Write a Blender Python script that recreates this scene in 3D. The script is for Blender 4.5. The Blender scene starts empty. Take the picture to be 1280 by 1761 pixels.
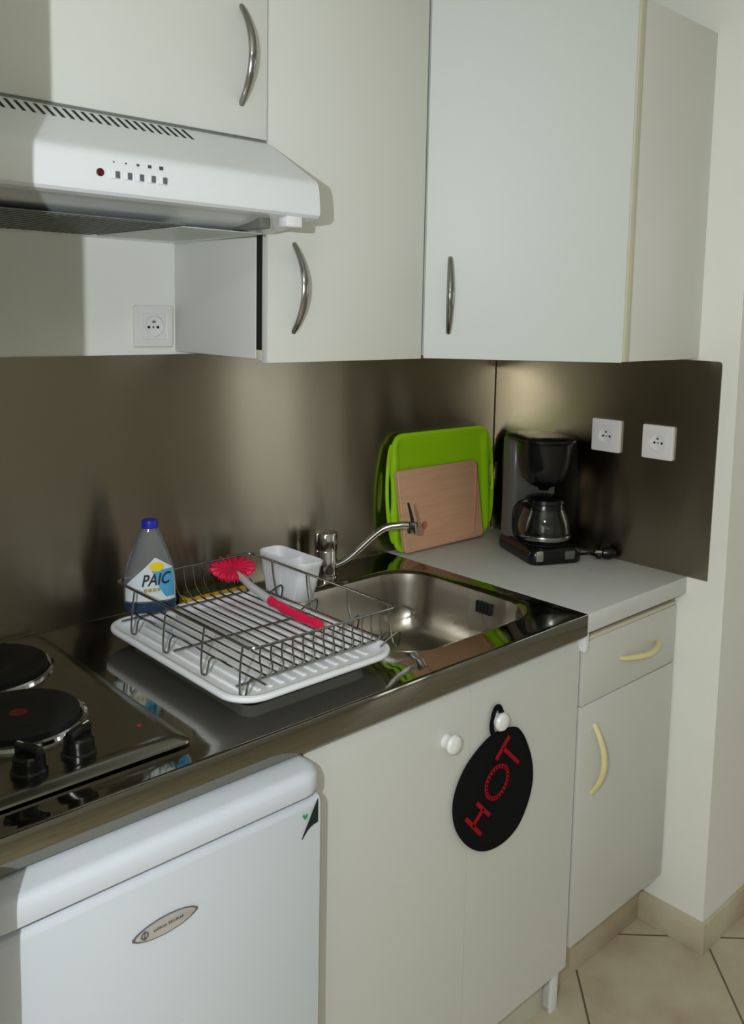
import bpy, bmesh, math, random
from mathutils import Vector, Matrix
random.seed(7)
PI = math.pi
scene = bpy.context.scene
C = scene.collection
H = 0.891                      # worktop height
BASE = {}                      # object name -> world origin

# ------------------------------------------------------------------ materials
def lin(c):
    return tuple(((v / 255.0) / 12.92 if v / 255.0 <= 0.04045 else ((v / 255.0 + 0.055) / 1.055) ** 2.4) for v in c) + (1.0,)

def mat(name, rgb, rough=0.5, metal=0.0, coat=0.0, trans=0.0, ior=1.45, spec=0.5, noise=0.0, scale=8.0, bump=0.0, bscale=200.0, alpha=1.0):
    m = bpy.data.materials.new(name); m.use_nodes = True
    nt = m.node_tree; b = nt.nodes['Principled BSDF']
    col = lin(rgb)
    b.inputs['Base Color'].default_value = col
    b.inputs['Roughness'].default_value = rough
    b.inputs['Metallic'].default_value = metal
    b.inputs['IOR'].default_value = ior
    b.inputs['Specular IOR Level'].default_value = spec
    b.inputs['Coat Weight'].default_value = coat
    b.inputs['Coat Roughness'].default_value = 0.08
    b.inputs['Transmission Weight'].default_value = trans
    if noise or bump:
        tc = nt.nodes.new('ShaderNodeNewGeometry')
    if noise:
        n = nt.nodes.new('ShaderNodeTexNoise'); n.inputs['Scale'].default_value = scale; n.inputs['Detail'].default_value = 4
        nt.links.new(tc.outputs['Position'], n.inputs['Vector'])
        mx = nt.nodes.new('ShaderNodeMix'); mx.data_type = 'RGBA'
        mx.inputs[6].default_value = tuple(min(1, c * (1 + noise)) for c in col[:3]) + (1,)
        mx.inputs[7].default_value = tuple(c * (1 - noise) for c in col[:3]) + (1,)
        nt.links.new(n.outputs['Fac'], mx.inputs[0]); nt.links.new(mx.outputs[2], b.inputs['Base Color'])
    if bump:
        n2 = nt.nodes.new('ShaderNodeTexNoise'); n2.inputs['Scale'].default_value = bscale; n2.inputs['Detail'].default_value = 3
        nt.links.new(tc.outputs['Position'], n2.inputs['Vector'])
        bp = nt.nodes.new('ShaderNodeBump'); bp.inputs['Strength'].default_value = bump; bp.inputs['Distance'].default_value = 0.002
        nt.links.new(n2.outputs['Fac'], bp.inputs['Height']); nt.links.new(bp.outputs['Normal'], b.inputs['Normal'])
    return m

def brushed(name, rgb, rough, aniso, rot=0.0, smudge=0.12, stretch=(1.0, 1.0, 1.0), sscale=3.0):
    m = mat(name, rgb, rough, 1.0)
    nt = m.node_tree; b = nt.nodes['Principled BSDF']
    b.inputs['Anisotropic'].default_value = aniso
    b.inputs['Anisotropic Rotation'].default_value = rot
    t = nt.nodes.new('ShaderNodeTangent'); t.direction_type = 'UV_MAP'; t.uv_map = 'UVMap'
    nt.links.new(t.outputs['Tangent'], b.inputs['Tangent'])
    g = nt.nodes.new('ShaderNodeNewGeometry')
    mp = nt.nodes.new('ShaderNodeMapping'); mp.inputs['Scale'].default_value = stretch
    nt.links.new(g.outputs['Position'], mp.inputs['Vector'])
    n = nt.nodes.new('ShaderNodeTexNoise'); n.inputs['Scale'].default_value = sscale; n.inputs['Detail'].default_value = 5
    nt.links.new(mp.outputs['Vector'], n.inputs['Vector'])
    r = nt.nodes.new('ShaderNodeMapRange')
    r.inputs['To Min'].default_value = max(0.02, rough - smudge); r.inputs['To Max'].default_value = rough + smudge
    nt.links.new(n.outputs['Fac'], r.inputs['Value']); nt.links.new(r.outputs['Result'], b.inputs['Roughness'])
    return m

M = {}
M['wall'] = mat('wall_paint', (238, 239, 233), 0.55, noise=0.02, scale=3, bump=0.05, bscale=300)
M['ceiling'] = mat('ceiling_paint', (215, 213, 200), 0.7)
M['room'] = mat('room_paint', (196, 196, 188), 0.7)
M['cab'] = mat('cabinet_laminate', (222, 223, 218), 0.4, spec=0.45, noise=0.012, scale=2.5)
M['base_cab'] = mat('base_cabinet_laminate', (208, 209, 204), 0.4, spec=0.4, noise=0.02, scale=2.5)
M['corner_cab'] = mat('corner_cabinet_laminate', (218, 223, 221), 0.5, spec=0.45, noise=0.012, scale=2.5)
M['cream'] = mat('aged_cream_edging', (208, 205, 182), 0.45)
M['cream_handle'] = mat('cream_plastic', (226, 214, 160), 0.35)
M['panel'] = mat('white_wall_panel', (218, 217, 204), 0.25)
M['black'] = mat('black_rubber_and_gap', (14, 14, 14), 0.6)
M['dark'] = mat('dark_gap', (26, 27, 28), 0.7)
M['blackplastic'] = mat('black_plastic', (14, 14, 15), 0.22)
M['blackmatte'] = mat('black_matte_iron', (17, 17, 17), 0.55, noise=0.15, scale=60)
M['greyplastic'] = mat('smoked_plastic', (92, 90, 86), 0.3)
M['steel'] = brushed('brushed_splashback_steel', (160, 152, 136), 0.24, 0.95, 0.25, 0.03, (1, 1, 1), 1.5)
M['steel_side'] = brushed('brushed_side_steel', (158, 151, 135), 0.24, 0.95, 0.25, 0.03, (1, 1, 1), 1.5)
M['worktop'] = brushed('polished_sink_steel', (150, 147, 138), 0.06, 0.0, 0.0, 0.03, (1, 1, 1), 9)
M['basin'] = brushed('satin_basin_steel', (176, 170, 160), 0.26, 0.0, 0.0, 0.06, (1, 1, 1), 7)
M['hob'] = brushed('hob_steel', (146, 143, 132), 0.22, 0.0, 0.0, 0.08, (1, 1, 1), 9)
M['chrome'] = mat('chrome', (205, 205, 205), 0.08, 1.0)
M['handle_metal'] = mat('handle_metal', (158, 156, 154), 0.16, 1.0)
M['wire'] = mat('steel_wire', (150, 150, 148), 0.22, 1.0)
M['hood'] = mat('white_enamel', (226, 230, 234), 0.3, spec=0.5, coat=0.15)
M['filter'] = mat('grease_filter', (122, 126, 120), 0.5, 0.3)
M['lampcover'] = mat('frosted_lens', (196, 202, 196), 0.35)
M['fridge'] = mat('fridge_enamel', (208, 214, 222), 0.3, spec=0.5)
M['badge'] = mat('badge_silver', (196, 193, 190), 0.35, 0.3)
M['badge_dark'] = mat('badge_print', (96, 94, 94), 0.5)
M['white'] = mat('white_plastic', (232, 232, 234), 0.3)
M['socket'] = mat('socket_white', (232, 231, 232), 0.3)
M['tray'] = mat('tray_plastic', (244, 245, 250), 0.3)
M['holder'] = mat('holder_plastic', (244, 245, 250), 0.35)
M['pink'] = mat('pink_plastic', (226, 28, 78), 0.28, coat=0.2)
M['bristle'] = mat('pale_bristle', (240, 190, 205), 0.6)
M['handle_clear'] = mat('clear_handle', (226, 224, 226), 0.25, trans=0.25)
M['sponge'] = mat('yellow_sponge', (226, 176, 50), 0.9, noise=0.25, scale=120, bump=0.8, bscale=220)
M['scour'] = mat('scouring_pad', (58, 66, 34), 0.95, bump=0.8, bscale=300)
M['bottle'] = mat('clear_bottle', (222, 228, 232), 0.08, trans=0.82, ior=1.38)
M['bottle_base'] = mat('blue_liquid', (44, 74, 104), 0.15, trans=0.35, ior=1.36)
M['cap'] = mat('blue_cap', (36, 44, 172), 0.35)
M['label_white'] = mat('label_white', (214, 222, 228), 0.4)
M['label_blue'] = mat('label_blue', (78, 160, 206), 0.4)
M['label_yellow'] = mat('label_yellow', (240, 206, 20), 0.4)
M['label_gold'] = mat('label_gold', (176, 160, 96), 0.4)
M['label_ink'] = mat('label_ink', (34, 32, 52), 0.5)
M['green'] = mat('green_plastic', (166, 224, 22), 0.38)
M['laminate'] = mat('grey_laminate', (206, 207, 206), 0.42, noise=0.05, scale=40)
M['glass'] = mat('carafe_glass', (232, 236, 236), 0.02, trans=1.0, ior=1.45)
M['plinth'] = mat('plinth_white', (196, 196, 180), 0.5)
M['mitt'] = mat('black_cotton', (17, 17, 18), 0.95, bump=0.5, bscale=600, spec=0.15)
M['redthread'] = mat('red_thread', (158, 14, 28), 0.9, bump=0.6, bscale=900, spec=0.2)
M['red'] = mat('red_led', (84, 8, 22), 0.3)
M['reddot'] = mat('red_mark', (120, 34, 22), 0.5)
M['btn_dark'] = mat('button_dark', (92, 98, 108), 0.4)
M['ink'] = mat('printed_mark', (70, 74, 80), 0.5)
M['sticker_green'] = mat('sticker_green', (40, 150, 92), 0.4)
M['sticker_black'] = mat('sticker_black', (16, 32, 30), 0.4)
M['winframe'] = mat('window_frame', (225, 225, 222), 0.4)

def wood_mat():
    m = mat('beech_board', (188, 144, 108), 0.5)
    nt = m.node_tree; b = nt.nodes['Principled BSDF']
    g = nt.nodes.new('ShaderNodeNewGeometry'); mp = nt.nodes.new('ShaderNodeMapping'); mp.inputs['Scale'].default_value = (2, 2, 26)
    nt.links.new(g.outputs['Position'], mp.inputs['Vector'])
    n = nt.nodes.new('ShaderNodeTexNoise'); n.inputs['Scale'].default_value = 6; n.inputs['Detail'].default_value = 6
    nt.links.new(mp.outputs['Vector'], n.inputs['Vector'])
    r = nt.nodes.new('ShaderNodeValToRGB')
    r.color_ramp.elements[0].position = 0.3; r.color_ramp.elements[0].color = lin((212, 162, 128))
    r.color_ramp.elements[1].position = 0.75; r.color_ramp.elements[1].color = lin((222, 178, 142))
    nt.links.new(n.outputs['Fac'], r.inputs['Fac']); nt.links.new(r.outputs['Color'], b.inputs['Base Color'])
    return m
M['wood'] = wood_mat()
M['groove'] = mat('board_groove_and_shadow', (196, 128, 104), 0.55)  # groove tone, also used for the painted aerator shadow

def tile_mat(name, skirting=False):
    m = mat(name, (160, 146, 122), 0.42)
    nt = m.node_tree; b = nt.nodes['Principled BSDF']; L = nt.links
    g = nt.nodes.new('ShaderNodeNewGeometry')
    n = nt.nodes.new('ShaderNodeTexNoise'); n.inputs['Scale'].default_value = 5.5; n.inputs['Detail'].default_value = 5; n.inputs['Roughness'].default_value = 0.62
    L.new(g.outputs['Position'], n.inputs['Vector'])
    r = nt.nodes.new('ShaderNodeValToRGB'); cr = r.color_ramp
    cr.elements[0].position = 0.32; cr.elements[0].color = lin((174, 156, 136))
    cr.elements[1].position = 0.68; cr.elements[1].color = lin((196, 189, 166))
    e = cr.elements.new(0.5); e.color = lin((188, 176, 152))
    L.new(n.outputs['Fac'], r.inputs['Fac'])
    if skirting:
        L.new(r.outputs['Color'], b.inputs['Base Color']); return m
    s = nt.nodes.new('ShaderNodeSeparateXYZ'); L.new(g.outputs['Position'], s.inputs['Vector'])
    def math_(op, a, c=None):
        k = nt.nodes.new('ShaderNodeMath'); k.operation = op
        if isinstance(a, (int, float)): k.inputs[0].default_value = a
        else: L.new(a, k.inputs[0])
        if c is not None:
            if isinstance(c, (int, float)): k.inputs[1].default_value = c
            else: L.new(c, k.inputs[1])
        return k.outputs[0]
    P = 0.467
    def line(v, off):
        f = math_('FRACT', math_('DIVIDE', math_('SUBTRACT', v, off), P))
        d = math_('MINIMUM', f, math_('SUBTRACT', 1.0, f))
        return math_('LESS_THAN', d, 0.0075)
    d1 = line(math_('SUBTRACT', s.outputs['X'], s.outputs['Y']), 0.258)
    d2 = line(math_('ADD', s.outputs['X'], s.outputs['Y']), -0.618)
    gm = math_('MAXIMUM', d1, d2)
    mx = nt.nodes.new('ShaderNodeMix'); mx.data_type = 'RGBA'
    L.new(gm, mx.inputs[0]); L.new(r.outputs['Color'], mx.inputs[6]); mx.inputs[7].default_value = lin((104, 92, 72))
    L.new(mx.outputs[2], b.inputs['Base Color'])
    bp = nt.nodes.new('ShaderNodeBump'); bp.inputs['Strength'].default_value = 0.4; bp.inputs['Distance'].default_value = 0.002; bp.invert = True
    L.new(gm, bp.inputs['Height']); L.new(bp.outputs['Normal'], b.inputs['Normal'])
    return m
M['tile'] = tile_mat('floor_tile'); M['skirt'] = tile_mat('skirting_tile', True)

# ------------------------------------------------------------------ mesh helpers
class G:
    def __init__(s): s.bm = bmesh.new()
    def add(s, other, mtx=None):
        if mtx is not None: bmesh.ops.transform(other, matrix=mtx, verts=other.verts)
        me = bpy.data.meshes.new('tmp'); other.to_mesh(me); s.bm.from_mesh(me); bpy.data.meshes.remove(me); other.free(); return s
    def box(s, x0, x1, y0, y1, z0, z1, bev=0.0, seg=2, mtx=None):
        b = bmesh.new(); bmesh.ops.create_cube(b, size=1)
        for v in b.verts:
            v.co = Vector(((x0 + x1) / 2 + v.co.x * (x1 - x0), (y0 + y1) / 2 + v.co.y * (y1 - y0), (z0 + z1) / 2 + v.co.z * (z1 - z0)))
        if bev > 0: bmesh.ops.bevel(b, geom=b.edges[:], offset=bev, segments=seg, profile=0.5, affect='EDGES')
        return s.add(b, mtx)
    def prism(s, poly, axis, a, b_, bev=0.0, mtx=None):
        b = bmesh.new()
        def P(u, v, w):
            return {'x': (w, u, v), 'y': (u, w, v), 'z': (u, v, w)}[axis]
        l0 = [b.verts.new(P(u, v, a)) for u, v in poly]; l1 = [b.verts.new(P(u, v, b_)) for u, v in poly]
        n = len(poly)
        for i in range(n): b.faces.new((l0[i], l0[(i + 1) % n], l1[(i + 1) % n], l1[i]))
        b.faces.new(l0[::-1]); b.faces.new(l1)
        bmesh.ops.recalc_face_normals(b, faces=b.faces)
        if bev > 0: bmesh.ops.bevel(b, geom=b.edges[:], offset=bev, segments=2, profile=0.5, affect='EDGES')
        return s.add(b, mtx)
    def loft(s, loops, cap0=True, cap1=True, closed=True, mtx=None):
        b = bmesh.new(); vs = [[b.verts.new(p) for p in l] for l in loops]; n = len(loops[0])
        for k in range(len(vs) - 1):
            for i in range(n if closed else n - 1):
                b.faces.new((vs[k][i], vs[k][(i + 1) % n], vs[k + 1][(i + 1) % n], vs[k + 1][i]))
        if cap0: b.faces.new(vs[0][::-1])
        if cap1: b.faces.new(vs[-1])
        bmesh.ops.recalc_face_normals(b, faces=b.faces)
        return s.add(b, mtx)
    def lathe(s, prof, c=(0, 0, 0), n=32, mtx=None, cap0=True, cap1=True):
        loops = [[(c[0] + r * math.cos(2 * PI * i / n), c[1] + r * math.sin(2 * PI * i / n), c[2] + z) for i in range(n)] for r, z in prof]
        return s.loft(loops, cap0, cap1, True, mtx)
    def tube(s, pts, r, n=8, closed=False, flat=1.0, mtx=None):
        pts = [Vector(p) for p in pts]; N = len(pts)
        rs = r if isinstance(r, (list, tuple)) else [r] * N
        b = bmesh.new(); loops = []; up = None
        for i in range(N):
            if closed: t = pts[(i + 1) % N] - pts[i - 1]
            else: t = pts[min(i + 1, N - 1)] - pts[max(i - 1, 0)]
            t.normalize()
            if up is None:
                a = Vector((0, 0, 1)) if abs(t.z) < 0.9 else Vector((1, 0, 0))
                up = (a - t * a.dot(t)).normalized()
            else:
                up = (up - t * up.dot(t)).normalized()
            sd = t.cross(up)
            loops.append([b.verts.new(pts[i] + up * (rs[i] * math.cos(2 * PI * k / n)) + sd * (rs[i] * flat * math.sin(2 * PI * k / n))) for k in range(n)])
        for i in range(N if closed else N - 1):
            A, B = loops[i], loops[(i + 1) % N]
            for k in range(n): b.faces.new((A[k], A[(k + 1) % n], B[(k + 1) % n], B[k]))
        if not closed: b.faces.new(loops[0][::-1]); b.faces.new(loops[-1])
        bmesh.ops.recalc_face_normals(b, faces=b.faces)
        return s.add(b, mtx)
    def xf(s, mtx): bmesh.ops.transform(s.bm, matrix=mtx, verts=s.bm.verts); return s

def frame(o, x, y, z):
    m = Matrix.Identity(4)
    for i, a in enumerate((x, y, z)):
        for j in range(3): m[j][i] = a[j]
    for j in range(3): m[j][3] = o[j]
    return m

def rr(cx, cy, w, d, r, k=8):
    """rounded rectangle, 4*k points, counter-clockwise from the +x side"""
    r = min(r, w / 2 - 1e-4, d / 2 - 1e-4); P = []
    for q, (sx, sy) in enumerate(((1, 1), (-1, 1), (-1, -1), (1, -1))):
        ox, oy = cx + sx * (w / 2 - r), cy + sy * (d / 2 - r)
        for j in range(k):
            a = PI / 2 * q + PI / 2 * j / (k - 1)
            P.append((ox + r * math.cos(a), oy + r * math.sin(a)))
    return P
def circ(cx, cy, r, k=8):
    return [(cx + r * math.cos(PI / 2 * (q + (j + .5) / k)), cy + r * math.sin(PI / 2 * (q + (j + .5) / k))) for q in range(4) for j in range(k)]
def at_z(P, z): return [(x, y, z) for x, y in P]
def smooth_closed(P, n=6):
    out = []; N = len(P)
    for i in range(N):
        p0, p1, p2, p3 = P[i - 1], P[i], P[(i + 1) % N], P[(i + 2) % N]
        for k in range(n):
            t = k / n
            out.append(tuple(0.5 * ((2 * p1[a]) + (p2[a] - p0[a]) * t + (2 * p0[a] - 5 * p1[a] + 4 * p2[a] - p3[a]) * t * t + (3 * p1[a] - p0[a] - 3 * p2[a] + p3[a]) * t ** 3) for a in range(len(p1))))
    return out
def smooth_open(P, n=6):
    out = []; N = len(P)
    for i in range(N - 1):
        p0, p1, p2, p3 = P[max(i - 1, 0)], P[i], P[i + 1], P[min(i + 2, N - 1)]
        for k in range(n):
            t = k / n
            out.append(tuple(0.5 * ((2 * p1[a]) + (p2[a] - p0[a]) * t + (2 * p0[a] - 5 * p1[a] + 4 * p2[a] - p3[a]) * t * t + (3 * p1[a] - p0[a] - 3 * p2[a] + p3[a]) * t ** 3) for a in range(len(p1))))
    out.append(tuple(P[-1])); return out

def obj(name, g, m, parent=None, label=None, angle=35):
    """link the shape as one mesh object; under a parent it takes the parent's origin"""
    bm = g.bm if isinstance(g, G) else g
    if parent is not None: o0 = BASE[parent.name]
    else:
        xs = [v.co for v in bm.verts]
        o0 = Vector(((min(v.x for v in xs) + max(v.x for v in xs)) / 2, (min(v.y for v in xs) + max(v.y for v in xs)) / 2, min(v.z for v in xs)))
    uv = bm.loops.layers.uv.new('UVMap') if not bm.loops.layers.uv else bm.loops.layers.uv[0]
    for f in bm.faces:
        nx, ny, nz = (abs(a) for a in f.normal)
        for l in f.loops:
            c = l.vert.co
            l[uv].uv = (c.x, c.y) if nz >= max(nx, ny) else ((c.x, c.z) if ny >= nx else (c.y, c.z))
    bmesh.ops.translate(bm, verts=bm.verts, vec=-o0)
    me = bpy.data.meshes.new(name); bm.to_mesh(me); bm.free()
    for p in me.polygons: p.use_smooth = True
    me.set_sharp_from_angle(angle=math.radians(angle))
    me.materials.append(M[m])
    o = bpy.data.objects.new(name, me); C.objects.link(o)
    if parent is not None: o.parent = parent
    else: o.location = o0
    BASE[o.name] = Vector(o0)
    if label: o['label'] = label
    return o
def thing(name, label, cat, loc, group=None):
    o = bpy.data.objects.new(name, None); o.empty_display_size = 0.05; C.objects.link(o); o.location = loc
    o['label'] = label; o['category'] = cat
    if group: o['group'] = group
    BASE[o.name] = Vector(loc); return o
def tag(o, label, cat, group=None):
    o['label'] = label; o['category'] = cat
    if group: o['group'] = group
    return o
def struct(name, g, m):
    o = obj(name, g, m); o['kind'] = 'structure'; return o
def copy_tree(o, parent=None):
    c = o.copy(); C.objects.link(c)
    if parent is not None: c.parent = parent
    for ch in list(o.children): copy_tree(ch, c)
    return c

# ------------------------------------------------------------------ the setting
XE, XW, YS, ZC, YF = 2.7, -3.6, -4.3, 2.45, -0.691
struct('floor', G().box(XW - .1, XE + .1, YS - .1, .1, -.08, 0), 'tile')
struct('ceiling', G().box(XW - .1, XE + .1, YS - .1, .1, ZC, ZC + .08), 'ceiling')
struct('wall_back', G().box(-1.70, .10, 0, .1, 0, ZC), 'wall')
struct('wall_right', G().box(0, .10, YF, 0, 0, ZC), 'wall')
struct('wall_front_right', G().box(.10, XE, YF, YF + .1, 0, ZC), 'wall')
struct('wall_left', G().box(-1.70, -1.603, -.742, 0, 0, ZC), 'wall')
struct('wall_front_left', G().box(XW, -1.70, -.742, -.642, 0, ZC), 'wall')
def wall_hole(axis, at, th, a0, a1, h0, h1, z0, z1):
    g = G()
    for (p, q, zz0, zz1) in ((a0, h0, 0, ZC), (h1, a1, 0, ZC), (h0, h1, 0, z0), (h0, h1, z1, ZC)):
        if axis == 'x': g.box(at, at + th, p, q, zz0, zz1)
        else: g.box(p, q, at, at + th, zz0, zz1)
    return g
struct('wall_east', wall_hole('x', XE, .1, YS, YF, -3.4, -2.2, .9, 2.1), 'room')
struct('wall_south', wall_hole('y', YS - .1, .1, XW, XE, 1.95, 2.66, .04, 2.25), 'room')
struct('wall_west', wall_hole('x', XW - .1, .1, YS, -.742, -3.2, -2.0, .9, 2.1), 'room')
def added_window(name, axis, at, h0, h1, z0, z1):  # unseen windows, added for fill light and reflections in the steel
    g = G(); m = (h0 + h1) / 2
    for (p, q, a, b) in ((h0, h0 + .06, z0, z1), (h1 - .06, h1, z0, z1), (m - .04, m + .04, z0, z1), (h0, h1, z0, z0 + .06), (h0, h1, z1 - .06, z1)):
        if axis == 'x': g.box(at + .02, at + .08, p, q, a, b)
        else: g.box(p, q, at - .08, at - .02, a, b)
    struct(name, g, 'winframe')
added_window('added_window_1', 'x', XE, -3.4, -2.2, .9, 2.1)
added_window('added_window_2', 'y', YS, 1.95, 2.66, .04, 2.25)
added_window('added_window_3', 'x', XW - .1, -3.2, -2.0, .9, 2.1)
struct('baseboard_right', G().box(-.009, 0, YF - .009, -.50, 0, .076, .0015), 'skirt')
struct('baseboard_front_right', G().box(.0005, 1.8, YF - .009, YF, 0, .076, .0015), 'skirt')
struct('baseboard_back', G().box(-.384, -.0095, -.526, -.517, 0, .125, .0015), 'skirt')

# steel splashbacks
o = obj('back_splashback', G().box(-1.602, -.0068, -.003, -.0002, H + .0002, 1.394), 'steel')
tag(o, 'long brushed steel splashback panel on the back wall behind the drying rack', 'splashback')
g = G(); loop = [(y, z) for y, z in ((-.0002, H + .0005), (-.650, H + .0002), (-.654, 1.384), (-.652, 1.3905), (-.646, 1.393), (-.0002, 1.394))]
g.prism(loop, 'x', -.003, -.0002)
o = obj('side_splashback', g, 'steel_side')
tag(o, 'steel splashback panel on the right wall carrying two sockets', 'splashback')

# ------------------------------------------------------------------ wall cabinets
def bow(p0, p1, out, bulge, r0, r1, n=18):
    """bow handle between two feet, curving along out"""
    p0, p1, out = Vector(p0), Vector(p1), Vector(out).normalized(); P = []; R = []
    for i in range(n + 1):
        t = i / n; P.append(p0.lerp(p1, t) + out * (bulge * math.sin(PI * t) ** 0.85 - .002)); R.append(r0 + (r1 - r0) * math.sin(PI * t))
    return P, R
YD = -.312
def wall_cabinet(name, label, x0, x1, z0, z1, hx, hz0, hz1, side_gap=False):
    t = thing(name, label, 'cabinet', ((x0 + x1) / 2, -.15, z0))
    g = G(); th = .016; yb = -.277 if side_gap else -.292
    g.box(x0, x0 + th, yb, -.0005, z0 + .004, z1, .0008); g.box(x1 - th, x1, yb, -.0005, z0 + .004, z1, .0008)
    g.box(x0 + th, x1 - th, yb, -.0005, z0 + .004, z0 + .02); g.box(x0 + th, x1 - th, yb, -.0005, z1 - .016, z1)
    g.box(x0 + th, x1 - th, -.006, -.0005, z0 + .02, z1 - .016)
    obj('carcass', g, 'cab', t)
    d = obj('door', G().box(x0 + .001, x1 - .001, YD, YD + .018, z0 - .002, z1, .0015), 'cab', t)
    P, R = bow((hx, YD, hz0), (hx, YD, hz1), (0, -1, 0), .034, .0042, .0058)
    obj('handle', G().tube(P, R, 10, flat=1.25), 'handle_metal', d, 'curved chrome bow handle')
    if side_gap:
        obj('gap_shade_strip', G().box(x0 + .0015, x0 + .012, YD + .0182, -.2772, z0 + .020, z1 - .003), 'black', t, 'black strip standing in for the dark gap between the side panel and the door')  # shade of the open door gap, put in as a black strip
        obj('corner_block', G().box(x0 + .001, x0 + .014, YD + .0182, -.2772, z0 + .001, z0 + .0198, .001), 'cream', t, 'cream block under the black strip')
    return t
wall_cabinet('wall_cabinet', 'short white wall cabinet directly above the extractor hood', -1.600, -.9855, 1.770, 2.106, -1.037, 1.818, 1.973)
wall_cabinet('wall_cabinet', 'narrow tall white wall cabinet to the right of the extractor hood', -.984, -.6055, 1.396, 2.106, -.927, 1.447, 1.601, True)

t = thing('corner_wall_cabinet', 'white corner wall cabinet with a diagonal door above the coffee maker', 'cabinet', (-.3, -.3, 1.396))
A, B = Vector((-.604, -.312, 0)), Vector((-.3155, -.596, 0))
tx = (B - A).normalized(); nx_ = Vector((tx.y, -tx.x, 0)); nx_ = nx_ if nx_.x < 0 else -nx_
wd = (B - A).length
ib = -nx_ * .020
g = G(); g.prism([(-.0005, -.0005), (-.6045, -.0005), (-.6045, -.300), (A.x + ib.x, A.y + ib.y), (B.x + ib.x + .0, B.y + ib.y), (-.300, -.578), (-.0005, -.578)], 'z', 1.400, 2.104, .0008)
obj('carcass', g, 'cab', t)
obj('side_panel', G().box(-.2955, -.0005, -.596, -.5785, 1.397, 2.106, .0006), 'cab', t)
obj('edge_strip', G().box(-.3145, -.2958, -.5985, -.580, 1.397, 2.106, .001), 'cream', t, 'cream edging strip beside the diagonal door')
md = frame(A, tx, nx_, (0, 0, 1))
d = obj('door', G().box(.002, wd - .001, -.018, 0, 1.395, 2.106, .0015, mtx=md), 'corner_cab', t)
hp = (Vector((-.5675, -.3485, 0)) - A).dot(tx)
pa = A + tx * hp
P, R = bow((pa.x, pa.y, 1.447), (pa.x, pa.y, 1.597), nx_, .034, .0042, .0058)
obj('handle', G().tube(P, R, 10, flat=1.25), 'handle_metal', d, 'chrome bow handle seen end on')

# ------------------------------------------------------------------ extractor hood
t = thing('extractor_hood', 'white extractor hood with push buttons under the short wall cabinet', 'extractor hood', (-1.29, -.2, 1.609))
X0, X1 = -1.5995, -.988
prof = [(-.0005, 1.764), (-.3125, 1.764), (-.322, 1.760), (-.437, 1.695), (-.447, 1.690), (-.4525, 1.684), (-.455, 1.677), (-.4582, 1.650), (-.459, 1.641), (-.4575, 1.635), (-.453, 1.631), (-.443, 1.629), (-.430, 1.628), (-.415, 1.6275), (-.395, 1.622), (-.33, 1.613), (-.02, 1.609), (-.0005, 1.609)]
body = obj('hood_body', G().prism(prof, 'x', X0, X1), 'hood', t, angle=28)
sl = Vector((0, -.110, -.0625)).normalized(); sn = Vector((0, -.0625, .110)).normalized()
g = G()
n_slot = 33
for i in range(n_slot):
    x = -1.154 - i * .01325
    m4 = frame(Vector((x, -.322, 1.760)), Vector((1, 0, 0)), sl, sn)
    g.box(-.0026, .0026, .003, .040, -.004, .0004, mtx=m4)
obj('vent_slots', g, 'dark', body, 'row of black vent slots')
obj('gap_shade_line', G().box(X0, X1 - .004, -.3155, -.3128, 1.7595, 1.7655), 'filter', t, 'grey strip standing in for the dark gap under the cabinet door')  # shaded gap between hood and door, drawn as a grey strip
obj('status_light', G().lathe([(.0052, 0), (.0052, .001), (.003, .002)], n=20, mtx=frame(Vector((-1.350, -.4575, 1.6585)), (1, 0, 0), (0, 0, 1), (0, -1, 0))), 'red', t, 'dark red round light')
for i in range(5):
    x = -1.3305 + .0171 * i; yb = -.4585
    bt = obj('push_button', G().box(x - .0062, x + .0062, yb - .0026, yb + .0015, 1.6525, 1.6625, .0008), 'white', t)
    obj('button_end', G().box(x - .0002, x + .0058, yb - .0034, yb, 1.6532, 1.6620, .0006), 'btn_dark', bt, 'dark grey end of the button')
    s_ = (.0008, .0010, .0016, .0022, .0026)[i]
    obj('button_mark', G().box(x - s_, x + s_, -.4568, -.4530, 1.6742 - s_ * .9, 1.6742 + s_ * .9), 'ink', t)
# underside
obj('grease_filter', G().box(-1.585, -1.185, -.385, -.06, 1.6085, 1.6098, mtx=None), 'filter', t, 'dark grey metal grease filter')
lens = obj('lamp_lens', G().box(-1.175, -1.03, -.36, -.07, 1.6075, 1.6095, .0008), 'lampcover', t, 'pale translucent lamp lens')
gg = G(); [gg.box(-1.58 + i * .012, -1.574 + i * .012, -.375, -.07, 1.6075, 1.6086) for i in range(33)]
obj('filter_mesh', gg, 'filter', t)
obj('slide_control', G().box(-1.047, -1.017, -.452, -.428, 1.614, 1.632, .003), 'white', t, 'bright slide control under the front lip')
obj('end_cap', G().box(-1.075, -1.055, -.42, -.34, 1.6115, 1.633, .002), 'filter', t)

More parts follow.
